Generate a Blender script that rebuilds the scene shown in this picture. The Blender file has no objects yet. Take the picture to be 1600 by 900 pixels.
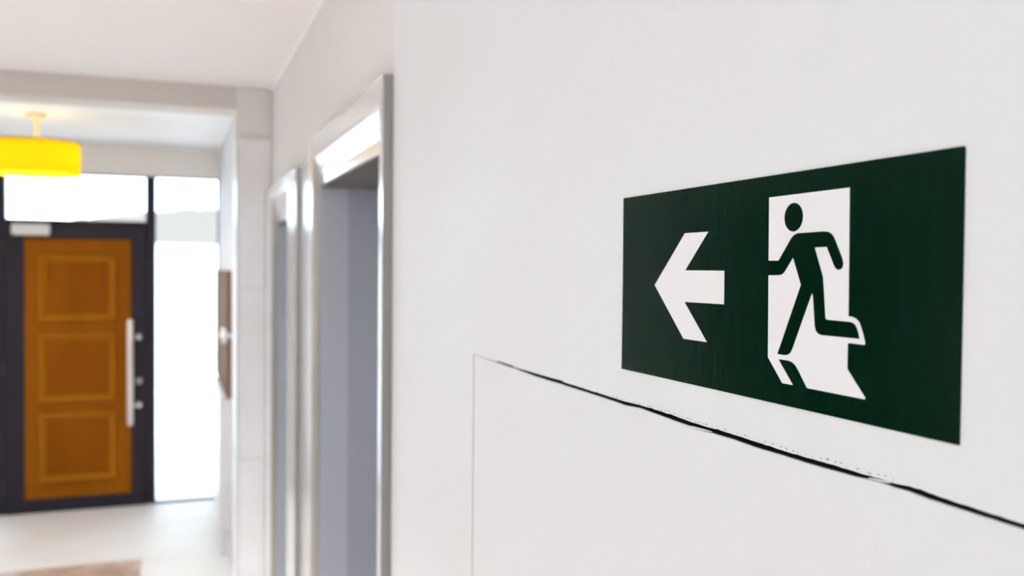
import bpy, bmesh, math, random
from mathutils import Matrix, Vector
random.seed(7)
C = bpy.context.scene.collection

# ------------------------------------------------------------------ camera
cam_d = bpy.data.cameras.new('camera')
cam = bpy.data.objects.new('camera', cam_d)
C.objects.link(cam)
bpy.context.scene.camera = cam
cam_d.sensor_fit = 'HORIZONTAL'; cam_d.sensor_width = 36
cam_d.lens = 36 * 1402.7 / 1600
cam_d.clip_start = 0.02; cam_d.clip_end = 600
cr, cu, cb = (0.935646, -0.352839, 0.008398), (-0.000164, 0.023359, 0.999727), (-0.352939, -0.935392, 0.021798)
cam.matrix_world = Matrix(((cr[0], cu[0], cb[0], 0), (cr[1], cu[1], cb[1], 0), (cr[2], cu[2], cb[2], 1.8), (0, 0, 0, 1)))
cam_d.dof.use_dof = True
cam_d.dof.focus_distance = 0.72
cam_d.dof.aperture_fstop = 5.6

# ------------------------------------------------------------------ sky, sun, exposure
sc = bpy.context.scene
sc.view_settings.view_transform = 'Standard'
sc.view_settings.look = 'None'
sc.view_settings.exposure = 0.0
sc.view_settings.gamma = 1.0
sc.view_settings.use_curve_mapping = False
w = bpy.data.worlds.new('world'); sc.world = w; w.use_nodes = True
bg = w.node_tree.nodes['Background']
bg.inputs[0].default_value = (0.73, 0.87, 1.0, 1); bg.inputs[1].default_value = 7.0
sun_d = bpy.data.lights.new('sun', 'SUN'); sun_d.energy = 5.0; sun_d.angle = math.radians(1); sun_d.color = (1, 0.96, 0.9)
sun = bpy.data.objects.new('sun', sun_d); C.objects.link(sun)
sun.rotation_euler = (math.radians(42), 0, math.radians(-30)); sun.location = (0, 5, 12)   # shines from above the building on to the yard
GLOBE_LIGHT, UPLIGHT, BULB, DOWN_CORRIDOR, DOWN_VESTIBULE = 15.5, 100.0, 215.0, 275.0, 45.0  # strengths of the added fill lights; BULB belongs to the yellow lamp

# ------------------------------------------------------------------ materials
def mat(name, col, rough=0.5, metal=0.0, spec=0.5, emit=None, es=0.0, bump=None, vary=None, rvary=None, aniso=None):
    m = bpy.data.materials.new(name); m.use_nodes = True
    nt = m.node_tree; b = nt.nodes['Principled BSDF']
    b.inputs['Base Color'].default_value = (*col, 1)
    b.inputs['Roughness'].default_value = rough
    b.inputs['Metallic'].default_value = metal
    b.inputs['Specular IOR Level'].default_value = spec
    if emit:
        b.inputs['Emission Color'].default_value = (*emit, 1); b.inputs['Emission Strength'].default_value = es
    tc = nt.nodes.new('ShaderNodeTexCoord')
    def noise(scale, stretch=(1, 1, 1), detail=3):
        mp = nt.nodes.new('ShaderNodeMapping'); mp.inputs['Scale'].default_value = stretch
        n = nt.nodes.new('ShaderNodeTexNoise'); n.inputs['Scale'].default_value = scale; n.inputs['Detail'].default_value = detail
        nt.links.new(tc.outputs['Object'], mp.inputs[0]); nt.links.new(mp.outputs[0], n.inputs['Vector'])
        return n.outputs['Fac']
    if vary:                                   # (second colour, scale, stretch, lo, hi)
        c2, s, st, lo, hi = vary
        r = nt.nodes.new('ShaderNodeValToRGB')
        r.color_ramp.elements[0].position = lo; r.color_ramp.elements[0].color = (*col, 1)
        r.color_ramp.elements[1].position = hi; r.color_ramp.elements[1].color = (*c2, 1)
        nt.links.new(noise(s, st, 6), r.inputs[0]); nt.links.new(r.outputs[0], b.inputs['Base Color'])
    if rvary:
        s, st, lo, hi = rvary
        r = nt.nodes.new('ShaderNodeMapRange'); r.inputs[3].default_value = lo; r.inputs[4].default_value = hi
        r.inputs[1].default_value = 0.3; r.inputs[2].default_value = 0.7
        nt.links.new(noise(s, st, 5), r.inputs[0]); nt.links.new(r.outputs[0], b.inputs['Roughness'])
    if bump:                                   # (scale, stretch, distance)
        s, st, d = bump
        bn = nt.nodes.new('ShaderNodeBump'); bn.inputs['Distance'].default_value = d; bn.inputs['Strength'].default_value = 1.0
        nt.links.new(noise(s, st, 4), bn.inputs['Height']); nt.links.new(bn.outputs[0], b.inputs['Normal'])
    return m
O = (1, 1, 1)
M = {
 'wall': mat('white_wall_paint', (0.80, 0.82, 0.84), 0.55, bump=(140, O, 0.00035), vary=((0.785, 0.795, 0.805), 3, O, 0.35, 0.7)),
 'wall_warm': mat('warm_white_paint', (0.80, 0.775, 0.76), 0.6, bump=(90, O, 0.0004)),
 'ceiling': mat('ceiling_paint', (0.90, 0.865, 0.845), 0.8, bump=(60, O, 0.0004)),
 'white': mat('vestibule_white_paint', (0.88, 0.865, 0.855), 0.6),
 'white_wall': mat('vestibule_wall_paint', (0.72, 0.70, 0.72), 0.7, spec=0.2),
 'cream': mat('cream_paint', (0.97, 0.93, 0.885), 0.6),
 'beam': mat('beam_paint', (0.68, 0.63, 0.585), 0.7),
 'dark': mat('dark_cavity', (0.012, 0.010, 0.012), 0.9),
 'raw': mat('raw_panel_edge', (0.16, 0.145, 0.14), 0.9, bump=(900, O, 0.0003)),
 'chip': mat('chipped_paint_grey', (0.16, 0.16, 0.165), 0.9),
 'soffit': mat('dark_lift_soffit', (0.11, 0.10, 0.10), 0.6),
 'green': mat('sign_green', (0.0004, 0.0132, 0.0055), 0.34, spec=0.07, bump=(420, (1, 1, 0.35), 0.00004), rvary=(60, (1, 1, 0.5), 0.19, 0.22), vary=((0.0016, 0.0190, 0.0105), 160, (1, 1, 0.12), 0.5, 0.8)),
 'green_flat': mat('sign_green_print', (0.0004, 0.0132, 0.0055), 0.34, spec=0.07, rvary=(60, (1, 1, 0.5), 0.19, 0.22)),
 'signwhite': mat('sign_white_print', (0.86, 0.86, 0.87), 0.5),
 'steel': mat('brushed_steel', (0.88, 0.88, 0.90), 0.18, 0.5, bump=(300, (1, 1, 0.02), 0.00008)),  # pale half-metal base holds part of the bright mirrored entrance
 'steel_side': mat('shaded_steel', (0.36, 0.35, 0.33), 0.4, 1.0),  # same steel, darkened for faces that mirror the dimmer side
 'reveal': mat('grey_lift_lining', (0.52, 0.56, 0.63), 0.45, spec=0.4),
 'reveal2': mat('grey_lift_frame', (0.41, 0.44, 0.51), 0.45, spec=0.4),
 'lift_door': mat('lift_door_steel', (0.5, 0.5, 0.52), 0.35, 1.0),
 'marble': mat('grey_marble', (0.93, 0.93, 0.95), 0.3, vary=((0.82, 0.79, 0.80), 2.6, (1, 1, 0.6), 0.42, 0.72)),
 'marble_top': mat('grey_stone_capital', (0.78, 0.745, 0.715), 0.5),
 'floor': mat('polished_floor', (0.91, 0.875, 0.855), 0.5, spec=0.1, vary=((0.86, 0.80, 0.72), 1.6, O, 0.42, 0.7)),
 'floortile': mat('brown_marble', (0.52, 0.33, 0.24), 0.35, vary=((0.72, 0.56, 0.46), 4.5, (1.6, 1, 1), 0.38, 0.66)),
 'anth': mat('anthracite_aluminium', (0.020, 0.0165, 0.028), 0.38, spec=0.25),
 'anth_dark': mat('black_gasket', (0.012, 0.010, 0.012), 0.5),
 'wood': mat('golden_oak_veneer', (0.27, 0.082, 0.003), 0.55, spec=0.05, vary=((0.33, 0.105, 0.004), 1.2, (5, 5, 0.8), 0.3, 0.7)),
 'wood2': mat('golden_oak_highlit', (0.36, 0.128, 0.006), 0.5, spec=0.08, vary=((0.42, 0.155, 0.007), 1.2, (5, 5, 0.8), 0.3, 0.7)),  # moulding copy of the oak, its highlights put into a lighter colour
 'wood3': mat('golden_oak_shaded', (0.235, 0.066, 0.002), 0.55, spec=0.05, vary=((0.30, 0.090, 0.003), 1.2, (5, 5, 0.8), 0.3, 0.7)),  # field copy of the oak, groove shade put into a darker colour
 'brown': mat('brown_board', (0.24, 0.15, 0.11), 0.85, spec=0.05, vary=((0.25, 0.16, 0.115), 4, (1, 6, 1), 0.3, 0.7)),
 'plastic': mat('white_plastic', (0.82, 0.78, 0.78), 0.4),
 'radiator': mat('radiator_enamel', (0.88, 0.88, 0.88), 0.3),
 'chrome': mat('polished_metal', (0.88, 0.86, 0.86), 0.25, 1.0),
 'handle': mat('satin_handle_metal', (0.88, 0.82, 0.80), 0.42, 0.6),
 'paving': mat('pale_concrete_paving', (0.62, 0.61, 0.59), 0.8, vary=((0.7, 0.69, 0.67), 1.5, O, 0.4, 0.6)),
 'render': mat('white_render', (0.85, 0.85, 0.84), 0.8),
 'hill': mat('hazy_hillside', (0.138, 0.121, 0.110), 1.0, vary=((0.145, 0.126, 0.114), 0.02, O, 0.4, 0.6), spec=0.0),
 'diffuser': mat('added_globe_glow', (0.9, 0.9, 0.9), 0.5, emit=(0.94, 0.975, 1.0), es=GLOBE_LIGHT),
 'passage': mat('painted_dim_passage', (0.04, 0.035, 0.03), 0.9),  # near-black colour carries the dimness, keeps the sign's reflection dark
 'lens': mat('added_downlight_glow', (0.9, 0.9, 0.9), 0.5, emit=(1.0, 0.975, 0.965), es=12.0 if DOWN_CORRIDOR else 0.0),
 'uplight': mat('added_uplighter_glow', (1, 1, 1), 0.5, emit=(1.0, 0.965, 0.965), es=UPLIGHT),
 'bulb': mat('lit_bulb', (1, 1, 1), 0.5, emit=(1.0, 0.90, 0.74), es=BULB),
 'cream_metal': mat('cream_metal', (0.82, 0.74, 0.5), 0.5),
}
def shade_mat(name, dc, tcol):
    m = bpy.data.materials.new(name); m.use_nodes = True; nt = m.node_tree
    nt.nodes.clear()
    out = nt.nodes.new('ShaderNodeOutputMaterial'); mx = nt.nodes.new('ShaderNodeMixShader')
    d = nt.nodes.new('ShaderNodeBsdfDiffuse'); t = nt.nodes.new('ShaderNodeBsdfTranslucent')
    d.inputs[0].default_value = dc; t.inputs[0].default_value = tcol
    mx.inputs[0].default_value = 0.6
    nt.links.new(d.outputs[0], mx.inputs[1]); nt.links.new(t.outputs[0], mx.inputs[2]); nt.links.new(mx.outputs[0], out.inputs[0])
    return m
M['shade'] = shade_mat('yellow_fabric_shade', (0.62, 0.48, 0.02, 1), (0.62, 0.48, 0.02, 1))
M['opal'] = shade_mat('opal_sheet', (0.8, 0.78, 0.7, 1), (0.36, 0.34, 0.28, 1))
def glass_mat():
    m = bpy.data.materials.new('clear_pane_glass'); m.use_nodes = True; nt = m.node_tree
    nt.nodes.clear()
    out = nt.nodes.new('ShaderNodeOutputMaterial'); mx = nt.nodes.new('ShaderNodeMixShader')
    fr = nt.nodes.new('ShaderNodeFresnel'); fr.inputs[0].default_value = 1.45
    t = nt.nodes.new('ShaderNodeBsdfTransparent'); t.inputs[0].default_value = (0.95, 0.97, 0.97, 1)
    g = nt.nodes.new('ShaderNodeBsdfGlossy'); g.inputs['Roughness'].default_value = 0.02
    nt.links.new(fr.outputs[0], mx.inputs[0]); nt.links.new(t.outputs[0], mx.inputs[1]); nt.links.new(g.outputs[0], mx.inputs[2])
    nt.links.new(mx.outputs[0], out.inputs[0])
    return m
M['glass'] = glass_mat()

# ------------------------------------------------------------------ helpers
def link(name, me, parent=None, kind=None, label=None, cat=None, group=None):
    o = bpy.data.objects.new(name, me); C.objects.link(o)
    if parent: o.parent = parent
    if kind: o['kind'] = kind
    if label: o['label'] = label
    if cat: o['category'] = cat
    if group: o['group'] = group
    return o
def fin(name, bm, m, smooth=False, recalc=True, **k):
    if recalc: bmesh.ops.recalc_face_normals(bm, faces=bm.faces)
    me = bpy.data.meshes.new(name); bm.to_mesh(me); bm.free()
    for x in (m if isinstance(m, (list, tuple)) else [m]): me.materials.append(M[x])
    if smooth:
        for p in me.polygons: p.use_smooth = True
    return link(name, me, **k)
def empty(name, loc, label, cat, kind=None, group=None):
    o = link(name, None, kind=kind, label=label, cat=cat, group=group); o.location = loc
    return o
def add_box(bm, x0, x1, y0, y1, z0, z1, bev=0.0, seg=2):
    r = bmesh.ops.create_cube(bm, size=1)
    for v in r['verts']:
        v.co = Vector(((x0 + x1) / 2 + v.co.x * (x1 - x0), (y0 + y1) / 2 + v.co.y * (y1 - y0), (z0 + z1) / 2 + v.co.z * (z1 - z0)))
    if bev:
        es = list({e for v in r['verts'] for e in v.link_edges})
        bmesh.ops.bevel(bm, geom=es, offset=bev, segments=seg, profile=0.6, affect='EDGES')
def box(name, x0, x1, y0, y1, z0, z1, m, bev=0.0, seg=2, **k):
    bm = bmesh.new(); add_box(bm, x0, x1, y0, y1, z0, z1, bev, seg)
    return fin(name, bm, m, **k)
def add_rod(bm, a, b, r, seg=20, r2=None):
    a, b = Vector(a), Vector(b); d = b - a
    ret = bmesh.ops.create_cone(bm, cap_ends=True, segments=seg, radius1=r, radius2=r if r2 is None else r2, depth=d.length)
    q = d.to_track_quat('Z', 'Y').to_matrix().to_4x4(); q.translation = (a + b) / 2
    bmesh.ops.transform(bm, matrix=q, verts=ret['verts'])
def lathe(bm, prof, origin, axis, seg=32):
    # prof = (radius, distance along axis)
    q = Vector(axis).to_track_quat('Z', 'Y').to_matrix(); o = Vector(origin); rings = []
    for r, h in prof:
        rings.append([bm.verts.new(o + q @ Vector((r * math.cos(a), r * math.sin(a), h))) for a in (2 * math.pi * i / seg for i in range(seg))])
    for A, B in zip(rings, rings[1:]):
        for i in range(seg): bm.faces.new((A[i], A[(i + 1) % seg], B[(i + 1) % seg], B[i]))
    return rings
def plate(name, pts, xf, xb, m, parent, bevel=0.0, label=None):
    # flat outline in the wall plane (y, z), front face at xf, back at xb
    bm = bmesh.new()
    f = [bm.verts.new((xf, y, z)) for y, z in pts]; b = [bm.verts.new((xb, y, z)) for y, z in pts]
    top = bm.faces.new(f); bm.faces.new(b[::-1]); n = len(pts)
    for i in range(n): bm.faces.new((f[i], f[(i + 1) % n], b[(i + 1) % n], b[i]))
    bm.normal_update()
    bmesh.ops.triangulate(bm, faces=[fc for fc in bm.faces if len(fc.verts) > 4])
    return fin(name, bm, m, parent=parent, label=label)
S = dict(kind='structure')

# ------------------------------------------------------------------ key dimensions (metres, floor at z = 0)
XW = 0.41            # corridor wall that carries the sign
YE = 1.765           # where that wall ends and the lift front begins
XL = 0.418           # lift front wall
HC, HV = 2.60, 2.672 # ceiling heights: corridor, entrance vestibule
YB = 4.21            # beam and pillar
YD = 7.26            # entrance glazing
XV = 0.33            # right wall of the vestibule
XLEFT = -1.75
YBACK = -2.6

# ------------------------------------------------------------------ structure
box('floor', XLEFT - 0.1, 1.1, YBACK - 0.1, YD + 0.06, -0.12, 0, 'floor', **S)
box('ceiling', XLEFT - 0.1, 1.1, YBACK - 0.1, YB + 0.19, HC, HC + 0.1, 'ceiling', **S)
box('ceiling', XLEFT - 0.1, 0.6, YB + 0.19, YD + 0.06, HV, HV + 0.1, 'white', **S)
box('trim_1', XLEFT, 0.262, YB, YB + 0.19, 2.50, HC, 'beam', label='grey painted beam across the ceiling before the entrance', **S)
bm = bmesh.new()
WY0, WY1, WZ0, WZ1 = 5.00, 6.10, 1.00, 2.20        # added window, out of view, brightens the vestibule from its left wall
OY0, OY1, OZ = 2.35, 4.16, 2.12                   # doorless opening to a dim side passage
for y0, y1, z0, z1 in ((YBACK - 0.1, OY0, 0, HV), (OY0, OY1, OZ, HV), (OY1, WY0, 0, HV), (WY0, WY1, 0, WZ0), (WY0, WY1, WZ1, HV), (WY1, YD + 0.06, 0, HV)):
    add_box(bm, XLEFT - 0.1, XLEFT, y0, y1, z0, z1)
fin('wall_left', bm, 'white', **S)
w2 = box('added_window', XLEFT - 0.07, XLEFT - 0.03, WY0, WY0 + .04, WZ0, WZ1, 'plastic', **S)
for nm, y0, y1, z0, z1 in (('frame_post', WY1 - .04, WY1, WZ0, WZ1), ('frame_post', 5.53, 5.57, WZ0, WZ1), ('frame_rail', WY0, WY1, WZ0, WZ0 + .04), ('frame_rail', WY0, WY1, WZ1 - .04, WZ1)):
    box(nm, XLEFT - 0.07, XLEFT - 0.03, y0, y1, z0, z1, 'plastic', parent=w2)
box('pane', XLEFT - .052, XLEFT - .048, WY0, WY1, WZ0, WZ1, 'glass', parent=w2)
bm = bmesh.new()
add_box(bm, -4.1, XLEFT - .1, OY0 - .1, OY0, 0, OZ + .1); add_box(bm, -4.1, XLEFT - .1, OY1, OY1 + .1, 0, OZ + .1)
add_box(bm, -4.1, -4.0, OY0, OY1, 0, OZ + .1)
fin('wall_passage', bm, 'passage', **S)
box('ceiling', -4.0, XLEFT - .1, OY0, OY1, OZ, OZ + .1, 'passage', **S)
box('floor', -4.0, XLEFT - .1, OY0, OY1, -.12, 0, 'passage', **S)
box('wall_back', XLEFT, 1.1, YBACK - 0.1, YBACK, 0, HC, 'white', **S)
# entrance wall: strip over the glazing, pier beside the right sidelight
box('wall_entrance', XLEFT, 0.6, YD, YD + 0.10, 2.468, HV, 'cream', **S)
box('wall_vestibule', XV, 0.6, YB + 0.19, YD, 0, HV, 'white_wall', **S)
box('wall_pier', XV, 0.6, YD, YD + 0.10, 0, 2.468, 'white_wall', **S)

# crack line in the wall: (y, upper edge, lower edge) of the gap
CRACK = [(1.2401, 1.6746, 1.674), (1.1997, 1.6738, 1.6732), (1.1642, 1.6737, 1.6728), (1.1536, 1.6738, 1.673), (1.133, 1.675, 1.6724), (1.0842, 1.6745, 1.6716), (1.0772, 1.6736, 1.6723), (1.0567, 1.6733, 1.6709), (1.0176, 1.6736, 1.6697), (0.9577, 1.6735, 1.6694), (0.9247, 1.6741, 1.6698), (0.9176, 1.6728, 1.6693), (0.8868, 1.6728, 1.6693), (0.8392, 1.6724, 1.6691), (0.7958, 1.6721, 1.6686), (0.7755, 1.6718, 1.668), (0.7435, 1.6727, 1.6697), (0.7079, 1.6727, 1.6686), (0.675, 1.6721, 1.6677), (0.6494, 1.6713, 1.6671), (0.6348, 1.6712, 1.6669), (0.6226, 1.6714, 1.6673), (0.5983, 1.6716, 1.6676), (0.5651, 1.6712, 1.6668), (0.5346, 1.6707, 1.667), (0.5066, 1.6708, 1.667), (0.4808, 1.6713, 1.6675), (0.4627, 1.6713, 1.6678), (0.4512, 1.6713, 1.6685), (0.4374, 1.6716, 1.6696), (0.4268, 1.6712, 1.6688), (0.4141, 1.6725, 1.6691), (0.3996, 1.6718, 1.6681), (0.3769, 1.6711, 1.6679), (0.356, 1.6708, 1.6677), (0.3367, 1.6705, 1.6676), (0.3153, 1.6703, 1.6674), (0.05, 1.6700, 1.6670)]
dense = []
for (ya, ua, la), (yb, ub, lb) in zip(CRACK, CRACK[1:]):
    n = max(1, int((ya - yb) / 0.004)) if yb > 0.2 else 12
    for i in range(n):
        t = i / n; j = random.uniform(-1, 1) * 0.00016 + (random.random() < 0.12) * random.uniform(0, 0.0007)
        dense.append((ya + (yb - ya) * t, ua + (ub - ua) * t + j, la + (lb - la) * t + random.uniform(-1, 1) * 0.0001))
dense.append(CRACK[-1])
JY, PZ0, PY1 = 1.2412, 0.45, 0.05        # joint on the left, bottom and near end of the panel opening
JW = 0.0017                              # width of the vertical joint
bm = bmesh.new()
def quad(a, b, c, d, mi=0):
    f = bm.faces.new([bm.verts.new(p) for p in (a, b, c, d)]); f.material_index = mi
X = XW; XB = 0.60
quad((X, YE, 0), (X, JY + JW, 0), (X, JY + JW, HC), (X, YE, HC))
quad((X, PY1, 0), (X, YBACK, 0), (X, YBACK, HC), (X, PY1, HC))
quad((X, JY + JW, 0), (X, PY1, 0), (X, PY1, PZ0), (X, JY + JW, PZ0))
top = [(JY + JW, CRACK[0][1])] + [(y, u) for y, u, l in dense]
for (ya, za), (yb, zb) in zip(top, top[1:]):
    quad((X, ya, za), (X, yb, zb), (X, yb, HC), (X, ya, HC))
    quad((X, ya, za), (X + 0.0012, ya, za), (X + 0.0012, yb, zb), (X, yb, zb), 0)
    quad((X + 0.0012, ya, za), (X + 0.014, ya, za), (X + 0.014, yb, zb), (X + 0.0012, yb, zb), 2)
quad((X, JY + JW, PZ0), (X + 0.014, JY + JW, PZ0), (X + 0.014, JY + JW, 1.6746), (X, JY + JW, 1.6746), 1)
quad((X, PY1, PZ0), (X + 0.014, PY1, PZ0), (X + 0.014, PY1, 1.67), (X, PY1, 1.67), 0)
quad((X, PY1, PZ0), (X + 0.014, PY1, PZ0), (X + 0.014, JY + JW, PZ0), (X, JY + JW, PZ0), 0)
# end face, top, far side so that the wall is a solid slab
quad((X, YE, 0), (X, YE, HC), (XB, YE, HC), (XB, YE, 0))
quad((XB, YE, 0), (XB, YE, HC), (XB, YBACK, HC), (XB, YBACK, 0))
bmesh.ops.remove_doubles(bm, verts=bm.verts, dist=1e-6)
wall_r = fin('wall_right', bm, ['wall', 'raw', 'dark'], recalc=False, **S)
# dark void behind the gap
bm = bmesh.new()
quad_v = lambda *p: bm.faces.new([bm.verts.new(q) for q in p])
a0, a1, b0, b1, xx = PY1 - 0.02, JY + 0.02, PZ0 - 0.02, 1.72, 0.50
quad_v((xx, a0, b0), (xx, a1, b0), (xx, a1, b1), (xx, a0, b1))
for ya, yb, za, zb in ((a0, a1, b0, b0), (a0, a1, b1, b1), (a0, a0, b0, b1), (a1, a1, b0, b1)):
    quad_v((X + .014, ya, za), (xx, ya, za), (xx, yb, zb), (X + .014, yb, zb))
fin('wall_cavity', bm, 'dark', parent=wall_r, recalc=False)
# paint chips broken off along the upper edge of the gap
bm = bmesh.new()
y = 0.80
def zc(yq):
    for (ya, ua, la), (yb, ub, lb) in zip(dense, dense[1:]):
        if ya >= yq >= yb: return ua + (ub - ua) * (ya - yq) / max(ya - yb, 1e-6), la + (lb - la) * (ya - yq) / max(ya - yb, 1e-6)
    return 1.671, 1.668
while y > 0.425:
    u, l = zc(y); t = (0.80 - y) / 0.375
    h = random.uniform(0.0009, 0.0019) + t * 0.0009
    wd = random.uniform(0.0012, 0.0034); sk = random.uniform(-.001, .001)
    base = u + h
    for k in range(random.choice((1, 1, 2))):
        th = random.uniform(0.00025, 0.00055)
        p = [(y, base), (y - wd, base + random.uniform(-.0004, .0002)), (y - wd, base + th), (y, base + th * 1.2)]
        if random.random() < .35: p = [(y, base - .0006), (y - .0004, base - .0006), (y - .0004 + sk * .4, base + .0005), (y + sk * .4, base + .0005)]
        f = bm.faces.new([bm.verts.new((XW - 0.00008, a, b)) for a, b in p])
        base += random.uniform(-.0008, .0004); y -= wd * .4
    y -= random.uniform(0.0035, 0.0085)
fin('paint_chip', bm, 'chip', parent=wall_r, kind='stuff')
bpy.data.objects['paint_chip']['label'] = 'fine grey hairline chips in the paint along the upper edge of the gap'
# baseboardless wall; lift front wall with two door openings
L1 = dict(y0=1.768, y1=2.815, top=2.185, opening=2.044, jamb=0.067, flat=0.050, tilt=0.0028)
L2 = dict(y0=3.125, y1=4.205, top=2.140, opening=1.985, jamb=0.262, flat=0.250, tilt=0.0002)
bm = bmesh.new()
def wb(y0, y1, z0, z1): add_box(bm, XL, 0.90, y0, y1, z0, z1)
a1, b1, a2, b2 = L1['y0'] + L1['jamb'] - .002, L1['y1'] - L1['jamb'] + .002, L2['y0'] + L2['jamb'] - .002, L2['y1'] - L2['jamb'] + .002
wb(YE, a1, 0, HC); wb(b1, a2, 0, HC); wb(b2, YB + 0.19, 0, HC)
wb(a1, b1, L1['opening'] + .002, HC); wb(a2, b2, L2['opening'] + .002, HC)
fin('wall_lift', bm, 'wall_warm', **S)
# small cove along the ceiling over the lifts
bm = bmesh.new()
pr = [(XL, HC), (XL - 0.009, HC), (XL - 0.007, HC - 0.004), (XL - 0.003, HC - 0.008), (XL, HC - 0.010)]
A = [bm.verts.new((x, YE, z)) for x, z in pr]; B = [bm.verts.new((x, YB, z)) for x, z in pr]
for i in range(len(pr)): bm.faces.new((A[i], A[(i + 1) % 5], B[(i + 1) % 5], B[i]))
bm.faces.new(A); bm.faces.new(B[::-1])
fin('trim_2', bm, 'ceiling', **S)

# ------------------------------------------------------------------ access panel under the sign
bm = bmesh.new()
pan = [(y, l) for y, u, l in dense if y > PY1 + 0.002] + [(PY1 + 0.0015, 1.6670)]
pan[0] = (JY - 0.0002, pan[0][1])
xf = XW + 0.0002
for (ya, za), (yb, zb) in zip(pan, pan[1:]):
    quad((xf, ya, PZ0 + 0.0015), (xf, yb, PZ0 + 0.0015), (xf, yb, zb - 0.0006), (xf, ya, za - 0.0006))
    quad((xf, ya, za - 0.0006), (xf, yb, zb - 0.0006), (xf + 0.0009, yb, zb), (xf + 0.0009, ya, za))
    quad((xf + 0.0009, ya, za), (xf + 0.0009, yb, zb), (xf + 0.003, yb, zb), (xf + 0.003, ya, za), 1)
    quad((xf + 0.003, ya, za), (xf + 0.003, yb, zb), (xf + 0.013, yb, zb), (xf + 0.013, ya, za), 2)
ya, yb = pan[0][0], pan[-1][0]
quad((xf, ya, PZ0 + .0015), (xf + .013, ya, PZ0 + .0015), (xf + .013, ya, pan[0][1]), (xf, ya, pan[0][1] - .0006))
quad((xf, yb, PZ0 + .0015), (xf + .013, yb, PZ0 + .0015), (xf + .013, yb, 1.667), (xf, yb, 1.6664))
quad((xf, ya, PZ0 + .0015), (xf, yb, PZ0 + .0015), (xf + .013, yb, PZ0 + .0015), (xf + .013, ya, PZ0 + .0015))
bmesh.ops.remove_doubles(bm, verts=bm.verts, dist=1e-6)
panel = fin('access_panel', bm, ['wall', 'raw', 'dark'], label='flush white wall panel below the green sign, dark gap along its top', cat='access panel')
def flake(pts, w0):
    # a curled sliver of paint: (y, z, distance out of the wall)
    b2 = bmesh.new(); rows = []; n = len(pts)
    for i, (yy, zz, out) in enumerate(pts):
        hh = w0 * math.sin(math.pi * (i + .6) / (n + .2)) + 0.00008
        rows.append((b2.verts.new((XW - out, yy, zz - hh)), b2.verts.new((XW - out + 0.0006, yy, zz + hh))))
    for (a, b), (c, d) in zip(rows, rows[1:]): b2.faces.new((a, b, d, c))
    return fin('paint_flake', b2, 'wall', parent=panel, smooth=True)
flake([(0.664, 1.6662, 0.0005), (0.658, 1.6673, 0.0010), (0.650, 1.6681, 0.0020), (0.642, 1.6686, 0.0026), (0.634, 1.6687, 0.0024), (0.627, 1.6687, 0.0016), (0.622, 1.6686, 0.0008)], 0.0005)
flake([(0.447, 1.6698, 0.0004), (0.442, 1.6704, 0.0012), (0.437, 1.6708, 0.0014), (0.432, 1.6710, 0.0010), (0.4285, 1.6711, 0.0006)], 0.00045)

# ------------------------------------------------------------------ the emergency exit sign
SIGN = [(0.7796, 1.8690), (0.6193, 1.8693), (0.5237, 1.8695), (0.3784, 1.8698), (0.3778, 1.8694), (0.3775, 1.8686), (0.3774, 1.7877), (0.3776, 1.7042), (0.3779, 1.7036), (0.4804, 1.7037), (0.6154, 1.7036), (0.7797, 1.7032), (0.779, 1.7881)]
DOOR = [(0.551, 1.8536), (0.4671, 1.8541), (0.4666, 1.8099), (0.4663, 1.7709), (0.4627, 1.7707), (0.4593, 1.7697), (0.4563, 1.7674), (0.4546, 1.7642), (0.4528, 1.7603), (0.4509, 1.7547), (0.4515, 1.7535), (0.4664, 1.7535), (0.4666, 1.7367), (0.4499, 1.72), (0.4507, 1.7191), (0.5058, 1.7192), (0.5156, 1.7307), (0.5184, 1.7335), (0.522, 1.7354), (0.5262, 1.7362), (0.5375, 1.7361), (0.5209, 1.7194), (0.5327, 1.7193), (0.5497, 1.7364), (0.5504, 1.7966)]
FIG = [(0.5508, 1.8073), (0.5389, 1.8072), (0.5257, 1.8223), (0.5234, 1.8244), (0.5207, 1.8257), (0.5177, 1.8264), (0.5038, 1.8265), (0.4909, 1.8267), (0.4874, 1.8264), (0.4843, 1.8253), (0.4818, 1.8234), (0.4802, 1.8213), (0.4727, 1.8081), (0.4718, 1.8053), (0.4722, 1.8029), (0.4739, 1.8013), (0.4762, 1.8008), (0.4786, 1.8015), (0.4803, 1.8032), (0.488, 1.8162), (0.5, 1.8159), (0.4913, 1.7963), (0.4903, 1.7886), (0.4882, 1.7685), (0.4869, 1.7675), (0.4638, 1.7673), (0.4609, 1.7663), (0.4585, 1.764), (0.457, 1.7608), (0.4559, 1.757), (0.4917, 1.7568), (0.4949, 1.7574), (0.4975, 1.7593), (0.4987, 1.7622), (0.501, 1.7831), (0.5021, 1.7847), (0.5222, 1.7445), (0.5242, 1.7417), (0.5277, 1.74), (0.5313, 1.7396), (0.5386, 1.7398), (0.5149, 1.788), (0.5138, 1.7903), (0.5227, 1.8093), (0.5307, 1.8004), (0.5331, 1.7981), (0.5367, 1.7968), (0.5508, 1.7965)]
ARROW = [(0.7169, 1.786), (0.6665, 1.8313), (0.6305, 1.8314), (0.6653, 1.7996), (0.6069, 1.7996), (0.6069, 1.7729), (0.6657, 1.7726), (0.6306, 1.741), (0.6666, 1.741)]
sign = empty('exit_sign', (XW, 0.58, 1.70), 'dark green emergency exit sign with white arrow and running figure on white wall', 'sign')
def onsign(name, pts, xf, xb, m, label=None):
    o = plate(name, [(y - 0.58, z - 1.70) for y, z in pts], xf - XW, xb - XW, m, sign, label=label)
    return o
onsign('sign_plate', SIGN, XW - 0.0010, XW, 'green')
onsign('arrow', ARROW, XW - 0.00112, XW - 0.0009, 'signwhite', 'white arrow pointing left')
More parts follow.
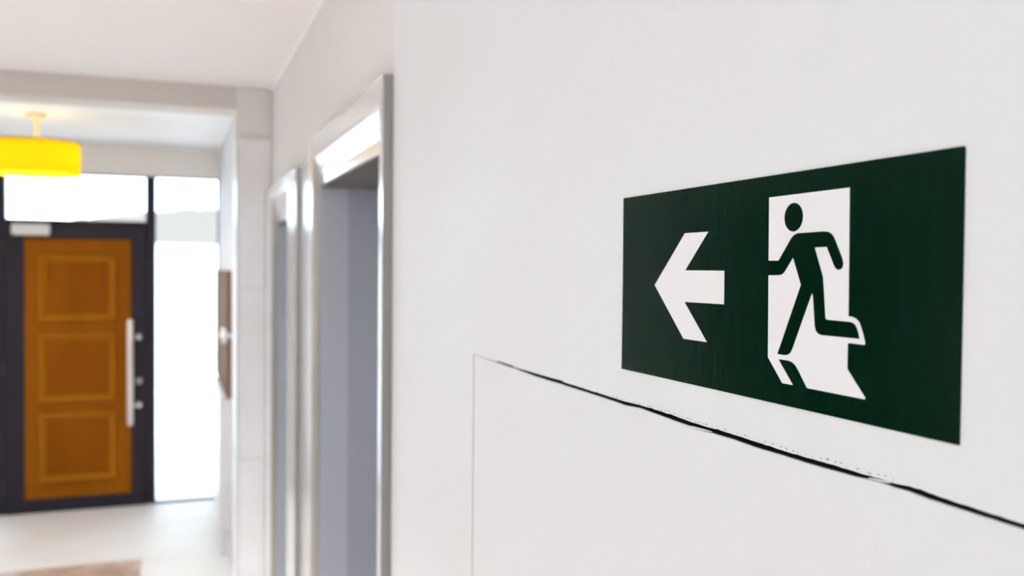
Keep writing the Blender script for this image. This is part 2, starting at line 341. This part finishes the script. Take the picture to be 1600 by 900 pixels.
onsign('doorway_symbol', DOOR, XW - 0.00112, XW - 0.0009, 'signwhite', 'white doorway shape')
fig = onsign('running_figure', FIG, XW - 0.00122, XW - 0.0010, 'green_flat', 'green running figure in the doorway')
HR = 0.0101
head = plate('head', [(0.52275 - 0.58 + HR * math.cos(a), 1.83775 - 1.70 + HR * math.sin(a)) for a in (2 * math.pi * i / 48 for i in range(48))], -0.00122, -0.0010, 'green_flat', fig)

# ------------------------------------------------------------------ lift entrances
def lift(L, label):
    Y0, Y1, ZT, ZO, SW, FL, t = L['y0'], L['y1'], L['top'], L['opening'], L['jamb'], L['flat'], L['tilt']
    SV = ZT - ZO
    # architrave section: (inset sideways on the jambs, inset downwards on the header, x)
    PROF = [(0, 0, XL), (0, 0, 0.390), (0.008, 0.010, 0.390), (0.010, 0.013, 0.3905), (FL, 0.050 * SV / .135, 0.3905 + t), (FL + .003, 0.056 * SV / .135, 0.3975),
            (SW - .007, 0.098 * SV / .135, 0.409), (SW - .005, 0.108 * SV / .135, 0.411), (SW - .004, 0.111 * SV / .135, 0.414), (SW - .001, 0.131 * SV / .135, 0.4155), (SW, SV, 0.417)]
    root = empty('lift_entrance', (XL, (Y0 + Y1) / 2, 0), label, 'elevator')
    cy = (Y0 + Y1) / 2
    def P(x, y, z): return (x - XL, y - cy, z)
    def path(h, v): return [(Y0 + h, 0.0), (Y0 + h, ZT - v), (Y1 - h, ZT - v), (Y1 - h, 0.0)]
    for seg, nm in ((0, 'jamb'), (1, 'header'), (2, 'jamb')):
        b = bmesh.new()
        for k, ((h0, v0, x0), (h1, v1, x1)) in enumerate(zip(PROF, PROF[1:])):
            p0, p1 = path(h0, v0), path(h1, v1)
            f = b.faces.new([b.verts.new(P(x0, *p0[seg])), b.verts.new(P(x0, *p0[seg + 1])), b.verts.new(P(x1, *p1[seg + 1])), b.verts.new(P(x1, *p1[seg]))])
            f.material_index = 1 if k == 0 or (seg != 1 and k > 3) else 0  # side faces and jamb splays take the darkened steel
        bmesh.ops.remove_doubles(b, verts=b.verts, dist=1e-6)
        fin(nm, b, ['steel', 'steel_side'], parent=root, recalc=False)
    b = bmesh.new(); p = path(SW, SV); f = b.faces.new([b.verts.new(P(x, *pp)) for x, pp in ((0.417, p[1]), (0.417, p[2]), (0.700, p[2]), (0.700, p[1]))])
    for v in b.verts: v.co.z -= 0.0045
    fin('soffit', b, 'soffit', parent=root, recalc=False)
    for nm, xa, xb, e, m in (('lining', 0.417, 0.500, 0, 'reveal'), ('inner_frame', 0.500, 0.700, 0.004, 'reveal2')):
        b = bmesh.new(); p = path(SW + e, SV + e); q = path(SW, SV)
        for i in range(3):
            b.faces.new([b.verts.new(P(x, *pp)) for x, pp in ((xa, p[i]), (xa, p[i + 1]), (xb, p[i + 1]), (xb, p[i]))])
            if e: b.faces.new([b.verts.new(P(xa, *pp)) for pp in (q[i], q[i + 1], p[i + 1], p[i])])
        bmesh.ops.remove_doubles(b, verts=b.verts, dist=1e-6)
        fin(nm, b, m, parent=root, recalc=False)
    for a, c in ((Y0 + SW + 0.004, cy - 0.002), (cy + 0.002, Y1 - SW - 0.004)):
        b = bmesh.new(); add_box(b, 0.665 - XL, 0.69 - XL, a - cy, c - cy, 0.01, ZO - 0.004, 0.003, 1)
        fin('sliding_door', b, 'lift_door', parent=root)
    b = bmesh.new(); add_box(b, 0.43 - XL, 0.70 - XL, Y0 + SW - cy, Y1 - SW - cy, 0.0, 0.008); fin('door_sill', b, 'steel_side', parent=root)
    return root
lift(L1, 'nearer of the two steel framed lift doorways, deep grey opening beside the sign wall')
lift(L2, 'farther narrow looking steel framed lift doorway beside the marble pillar')
bm = bmesh.new(); add_box(bm, 0.4035, XL - .0015, L1['y1'] + 0.003, L2['y0'] - 0.003, 0.0, L2['top'])
for v in bm.verts:
    if v.co.y > 3.0 and v.co.x < 0.41: v.co.x = 0.4060
fin('steel_cover_panel', bm, 'steel', label='tall narrow brushed steel strip on the wall between the two lift doorways', cat='wall panel')

# ------------------------------------------------------------------ pillar
pil = empty('pillar', (0.34, YB, 0), 'square grey marble clad pillar with plain stone capital beside far lift', 'pillar')
def pb(name, x0, x1, y0, y1, z0, z1, m, bev=0.002):
    b = bmesh.new(); add_box(b, x0 - 0.34, x1 - 0.34, y0 - YB, y1 - YB, z0, z1, bev, 1); return fin(name, b, m, parent=pil)
pb('core', 0.275, 0.4165, YB + 0.012, YB + 0.185, 0, HC - 0.001, 'marble_top', 0)
for z0, z1 in ((0.0, 0.925), (0.927, 1.70), (1.702, 2.375)):
    pb('marble_slab', 0.268, 0.4165, YB + 0.003, YB + 0.012, z0, z1, 'marble')
    pb('marble_slab', 0.265, 0.275, YB + 0.003, YB + 0.185, z0, z1, 'marble')
pb('capital', 0.263, 0.4168, YB - 0.006, YB + 0.188, 2.392, HC - 0.001, 'marble_top')

# ------------------------------------------------------------------ entrance front (glazed screen + door)
SC = empty('window_1', (-0.7, YD, 0), 'anthracite framed glazed screen around the entrance door', None, kind='structure')
del SC['label']
def sb(name, x0, x1, z0, z1, m='anth', y0=YD + 0.0, y1=YD + 0.07, bev=0.004, label=None, parent=None):
    b = bmesh.new(); add_box(b, x0 + 0.7, x1 + 0.7, y0 - YD, y1 - YD, z0, z1, bev, 1)
    return fin(name, b, m, parent=parent or SC, label=label)
ZG = 2.466
sb('frame_post', -1.205, -1.121, 0.0, ZG); sb('frame_post', -0.192, -0.124, 0.0, ZG)
sb('frame_post', 0.319, 0.329, 0.0, ZG, y0=YD + .02); sb('frame_post', XLEFT, XLEFT + .02, 0.0, ZG)
sb('frame_rail', -1.121, -0.192, 2.078, 2.125)
sb('frame_rail', -1.121, -0.192, 2.456, ZG); sb('frame_rail', -0.124, 0.319, 2.459, ZG); sb('frame_rail', XLEFT + .02, -1.205, 2.459, ZG)
sb('frame_rail', -0.124, 0.319, 0.0, 0.012); sb('frame_rail', XLEFT + .02, -1.205, 0.0, 0.012)
sb('pane', -1.121, -0.192, 2.125, 2.456, 'glass', YD + .03, YD + .036, 0)
sb('pane', -0.124, 0.319, 0.012, 2.459, 'glass', YD + .03, YD + .036, 0)
sb('pane', XLEFT + .02, -1.205, 0.012, 2.459, 'glass', YD + .03, YD + .036, 0)

DR = empty('door_1', (-0.655, YD, 0), 'golden wood panelled entrance door in an anthracite frame', None, kind='structure')
def db(name, x0, x1, y0, y1, z0, z1, m, bev=0.003, parent=None, label=None, seg=1):
    b = bmesh.new(); add_box(b, x0 + .655, x1 + .655, y0 - YD, y1 - YD, z0, z1, bev, seg)
    return fin(name, b, m, parent=parent or DR, label=label)
yl = YD - 0.012
db('stile', -1.1205, -1.003, yl, YD + .05, 0.001, 2.0775, 'anth', .0015); db('stile', -0.294, -0.1925, yl, YD + .05, 0.001, 2.0775, 'anth', .0015)
db('rail', -1.003, -0.294, yl, YD + .05, 1.988, 2.0775, 'anth', .0015); db('rail', -1.003, -0.294, yl, YD + .05, 0.001, 0.098, 'anth', .0015)
wp = db('wood_panel', -1.003, -0.294, yl + .008, YD + .04, 0.098, 1.988, 'wood')
def ring(b, x0, x1, z0, z1, prof):
    # prof: (inset, y) rings
    rows = []
    for s, y in prof:
        rows.append([b.verts.new(((px) + .655, y - YD, pz)) for px, pz in ((x0 + s, z0 + s), (x1 - s, z0 + s), (x1 - s, z1 - s), (x0 + s, z1 - s))])
    for A, B in zip(rows, rows[1:]):
        for i in range(4): b.faces.new((A[i], A[(i + 1) % 4], B[(i + 1) % 4], B[i]))
    return rows
ys = yl + .008
for z0, z1 in ((0.215, 0.722), (0.798, 1.304), (1.387, 1.873)):
    b = bmesh.new()
    ring(b, -0.914, -0.396, z0, z1, [(0, ys), (0.004, ys - .018), (0.012, ys - .026), (0.024, ys - .024), (0.034, ys - .014), (0.044, ys - .001), (0.052, ys - .001)])
    mo = fin('panel_moulding', b, 'wood2', parent=wp)
    b = bmesh.new()
    rw = ring(b, -0.914, -0.396, z0, z1, [(0.052, ys - .0005), (0.062, ys - .003), (0.085, ys - .006)])
    b.faces.new(rw[-1])
    fin('panel_field', b, 'wood3', parent=wp)
for z0 in (0.14, 0.99, 1.858): db('hinge', -1.138, -1.112, yl - .022, yl + .004, z0, z0 + .115, 'anth_dark', 0.008, seg=3)
hc = db('door_closer', -1.076, -0.827, yl - .060, yl, 2.008, 2.090, 'plastic', 0.022, seg=4, label='white rounded door closer box')
# long pull bar on two offset brackets
b = bmesh.new(); hx, hy = -0.299 + .655, yl - .062 - YD
r = [(0.0, -.002), (0.014, 0.0), (0.021, 0.006), (0.0235, 0.014)]
lathe(b, [(0.0005, 0.0), (0.016, 0.002), (0.0235, 0.010), (0.0235, 0.782), (0.016, 0.79), (0.0005, 0.792)], (hx, hy, 0.611), (0, 0, 1), 24)
hd = fin('pull_handle', b, 'handle', parent=DR, smooth=True, label='long pale metal bar handle')
for z in (1.266, 0.757):
    b = bmesh.new(); add_rod(b, (hx + .01, hy, z), (-.241 + .655, yl - .02 - YD, z), .010, 14)
    lathe(b, [(0.001, 0.034), (0.016, 0.032), (0.026, 0.02), (0.028, 0.0)], (-.241 + .655, yl - YD, z), (0, -1, 0), 24)
    fin('bracket', b, 'chrome', parent=hd, smooth=True)
b = bmesh.new(); lathe(b, [(0.001, 0.010), (0.010, 0.010), (0.012, 0.006), (0.024, 0.006), (0.026, 0.0)], (-.242 + .655, yl - YD, .935), (0, -1, 0), 24)
fin('lock_cylinder', b, 'reveal2', parent=DR, smooth=True)

# ------------------------------------------------------------------ things in the vestibule
# yellow drum lamp
LX, LY = -0.742, 5.85
lamp = empty('ceiling_lamp', (LX, LY, HV), 'yellow drum shade lamp on a short stem under the vestibule ceiling', 'lamp')
R0, ZA, ZB = 0.232, 2.318 - HV, 2.508 - HV
b = bmesh.new(); rr = lathe(b, [(R0 - .003, ZA), (R0, ZA), (R0, ZB), (R0 - .003, ZB), (R0 - .003, ZA)], (0, 0, 0), (0, 0, 1), 64)
fin('lamp_shade', b, 'shade', parent=lamp, smooth=False)
b = bmesh.new(); lathe(b, [(0.0005, 0), (0.055, 0), (0.055, -0.02), (0.035, -0.035), (0.014, -0.045), (0.014, ZB - .06), (0.0005, ZB - .06)], (0, 0, 0), (0, 0, 1), 24)
fin('stem', b, 'cream_metal', parent=lamp, smooth=True)
b = bmesh.new()
for k in range(3):
    a = 2 * math.pi * k / 3 + .4; add_rod(b, (0, 0, ZB - .02), ((R0 - .002) * math.cos(a), (R0 - .002) * math.sin(a), ZB - .02), .003, 8)
fin('spider', b, 'cream_metal', parent=lamp)
b = bmesh.new(); lathe(b, [(0.016, ZB - .012), (R0 - .004, ZB - .012)], (0, 0, 0), (0, 0, 1), 48); fin('added_top_diffuser', b, 'opal', parent=lamp, recalc=False)  # added disc in the shade's top, dims the spill on the ceiling
b = bmesh.new(); lathe(b, [(0.0005, -0.13), (0.03, -0.12), (0.045, -.085), (0.04, -.05), (0.018, -.01), (0.016, 0.01)], (0, 0, ZB - .03), (0, 0, 1), 24)
fin('bulb', b, 'bulb', parent=lamp, smooth=True)

# brown notice board, steel wall knob, radiator on the right vestibule wall
nb = empty('notice_board', (XV, 6.4, 0.995), 'flat brown board on the white wall between radiator and entrance glazing', 'board')
def vb(name, root, x0, x1, y0, y1, z0, z1, m, bev=0.003, seg=1, label=None):
    l = root.location; b = bmesh.new(); add_box(b, x0 - l.x, x1 - l.x, y0 - l.y, y1 - l.y, z0 - l.z, z1 - l.z, bev, seg)
    return fin(name, b, m, parent=root, label=label)
vb('backing', nb, 0.312, XV, 5.68, 7.18, 0.995, 1.77, 'brown')
for a in ((5.68, 7.18, 0.995, 1.01), (5.68, 7.18, 1.745, 1.77), (5.68, 5.705, 1.0, 1.745), (7.155, 7.18, 1.0, 1.745)):
    vb('frame_bar', nb, 0.302, 0.312, *a, 'brown')
kn = empty('wall_knob', (XV, 5.40, 1.40), 'pale round metal wall knob on a short arm before the brown board', 'hook')
b = bmesh.new(); lathe(b, [(0.0005, 0.004), (0.030, 0.004), (0.034, 0.0)], (0, 0, 0), (-1, 0, 0), 24); fin('flange', b, 'chrome', parent=kn, smooth=True)
b = bmesh.new(); lathe(b, [(0.016, 0.0), (0.012, 0.02), (0.012, 0.045)], (0, 0, 0), (-1, 0, 0), 20); fin('neck', b, 'chrome', parent=kn, smooth=True)
b = bmesh.new(); lathe(b, [(0.010, 0.040), (0.034, 0.044), (0.046, 0.056), (0.040, 0.072), (0.018, 0.080), (0.0005, 0.081)], (0, 0, 0), (-1, 0, 0), 28); fin('round_head', b, 'chrome', parent=kn, smooth=True)
rad = empty('radiator', (0.29, 6.3, 0.12), 'white enamelled panel radiator on wall below the brown board', 'radiator')
vb('front_panel', rad, 0.262, 0.272, 5.78, 6.90, 0.16, 0.985, 'radiator', 0.004, 3)
vb('back_panel', rad, 0.306, 0.316, 5.78, 6.90, 0.16, 0.985, 'radiator', 0.004, 3)
b = bmesh.new()
for k in range(28):
    yk = 5.80 + 1.08 * k / 27; add_box(b, 0.272 - .29, 0.306 - .29, yk - 6.3 - .002, yk - 6.3 + .002, .08, .83)
fin('convector_fins', b, 'radiator', parent=rad, kind='stuff')
for yk in (5.774, 6.900): vb('side_panel', rad, 0.262, XV - .001, yk, yk + .006, 0.16, 0.985, 'radiator', 0)
vb('top_grille', rad, 0.264, 0.314, 5.785, 6.895, 0.975, 0.990, 'radiator', 0.003, 2)
for yk in (5.95, 6.7): vb('bracket', rad, 0.316, XV - .001, yk, yk + .03, 0.3, 0.9, 'radiator', 0)
for yk in (-.45, .50):
    b = bmesh.new(); add_rod(b, (0, yk, .06), (0, yk, -.12), .009, 12); fin('pipe', b, 'radiator', parent=rad)

# brown marble inlay in the floor
ft = box('doormat', -1.55, -0.180, 4.70, 5.895, 0.0, 0.006, 'floortile', 0.002, 1, label='mottled brown rectangular mat on the pale floor before the entrance door', cat='mat')

# ------------------------------------------------------------------ added fill lights, out of view: globe pendants (left of and behind the camera)
def globe(x, y, label):
    r = empty('added_globe_light', (x, y, HC), label, 'light')
    b = bmesh.new(); lathe(b, [(0.0005, -0.02), (0.05, -0.02), (0.055, 0.0)], (0, 0, 0), (0, 0, 1), 24); fin('ceiling_rose', b, 'plastic', parent=r, smooth=True)
    b = bmesh.new(); add_rod(b, (0, 0, -.015), (0, 0, -.22), .006, 10); fin('stem', b, 'plastic', parent=r)
    b = bmesh.new(); bmesh.ops.create_uvsphere(b, u_segments=32, v_segments=20, radius=.14)
    for v in b.verts: v.co.z -= .345
    fin('globe', b, 'diffuser', parent=r, smooth=True)
globe(-1.05, -0.35, 'added out-of-view white globe light opposite the sign wall')
globe(-1.05, -1.75, 'added out-of-view white globe light near the back wall of the corridor')

def uplighter(y, label):  # added fill light that washes the ceiling, invented fixture out of view
    r = empty('added_uplighter', (XLEFT, y, 1.52), label, 'light')
    b = bmesh.new(); n = 24; rings = []
    for rad, h in ((0.02, -0.11), (0.07, -0.09), (0.12, -0.04), (0.14, 0.03), (0.136, 0.03), (0.115, -0.035), (0.065, -0.08), (0.015, -0.10)):
        rings.append([b.verts.new((rad * math.sin(math.pi * i / n), -rad * math.cos(math.pi * i / n), h)) for i in range(n + 1)])
    for A, B in zip(rings, rings[1:]):
        for i in range(n): b.faces.new((A[i], A[i + 1], B[i + 1], B[i]))
    fin('bowl', b, 'plastic', parent=r, smooth=True)
    b = bmesh.new(); vs = [(0.118 * math.sin(math.pi * i / n), -0.118 * math.cos(math.pi * i / n)) for i in range(n + 1)]
    f1 = b.faces.new([b.verts.new((x, yy, -0.012)) for x, yy in vs][::-1]); bmesh.ops.extrude_face_region(b, geom=[f1])
    for v in b.verts[-len(vs):]: v.co.z += 0.006
    fin('lamp_glass', b, 'uplight', parent=r)
uplighter(1.20, 'added out-of-view half bowl uplighter on the left wall nearer the camera')
uplighter(1.95, 'added out-of-view half bowl uplighter on the left wall beside the passage opening')

def downlight(x, y, z, watts, label, ang=125):  # added fill light bounced off the floor, invented fixture out of view
    r = empty('added_downlight', (x, y, z), label, 'light')
    b = bmesh.new(); lathe(b, [(0.045, -0.001), (0.060, -0.006), (0.066, -0.004), (0.067, 0.0)], (0, 0, 0), (0, 0, 1), 28); fin('trim_ring', b, 'plastic', parent=r, smooth=True)
    b = bmesh.new(); lathe(b, [(0.045, -0.001), (0.0005, -0.0012)], (0, 0, 0), (0, 0, 1), 28); fin('lens', b, 'lens', parent=r)
    d = bpy.data.lights.new('added_downlight_spot', 'SPOT'); d.energy = watts; d.spot_size = math.radians(ang); d.spot_blend = 0.8; d.shadow_soft_size = 0.05; d.color = (1, 0.975, 0.965)
    o = bpy.data.objects.new('added_downlight_spot', d); C.objects.link(o); o.parent = r; o.location = (0, 0, -0.06)
downlight(-0.95, 3.35, HC, DOWN_CORRIDOR, 'added out-of-view ceiling downlight between the beam and the uplighters', 88)
downlight(-0.95, 1.70, HC, DOWN_CORRIDOR * 0.65, 'added out-of-view ceiling downlight above the passage side of the sign wall', 100)
downlight(-1.35, 5.45, HV, DOWN_VESTIBULE, 'added out-of-view downlight in the vestibule ceiling left of the yellow lamp')

# ------------------------------------------------------------------ outside
box('yard', -60, 60, YD + .07, 170, -0.10, -0.02, 'paving', **S)
bpy.data.objects['yard'].name = 'ground'
bm = bmesh.new(); add_box(bm, -9, 9, -0.12, 0.12, -0.05, 2.19); add_box(bm, -9, 9, -0.16, 0.16, 2.19, 2.25)
gw = fin('garden_wall', bm, 'render', label='bright white rendered garden wall beyond the glazing', cat='wall')
gw.location = (0.2, 20.3, 0); gw.rotation_euler = (0, 0, math.radians(22))
bm = bmesh.new(); n = 140; rows = []
for i in range(n + 1):
    x = -70 + 140 * i / n
    h = 9.7 + 1.1 * max(-1.2, min(1, (x + 6) / 8)) + 0.08 * math.sin(x * 1.3) + random.uniform(-.08, .08)
    rows.append([bm.verts.new((x, 150 - 30 * (1 - t) ** 1.0 + 0, max(-.1, h * math.sin(t * math.pi / 2)))) for t in (0, .2, .4, .6, .8, 1.0)] + [bm.verts.new((x, 190, 0))])
for A, B in zip(rows, rows[1:]):
    for i in range(6): bm.faces.new((A[i], B[i], B[i + 1], A[i + 1]))
hl = fin('hillside', bm, 'hill', smooth=True, label='pale hazy wooded hillside far beyond the garden wall', cat='hill')
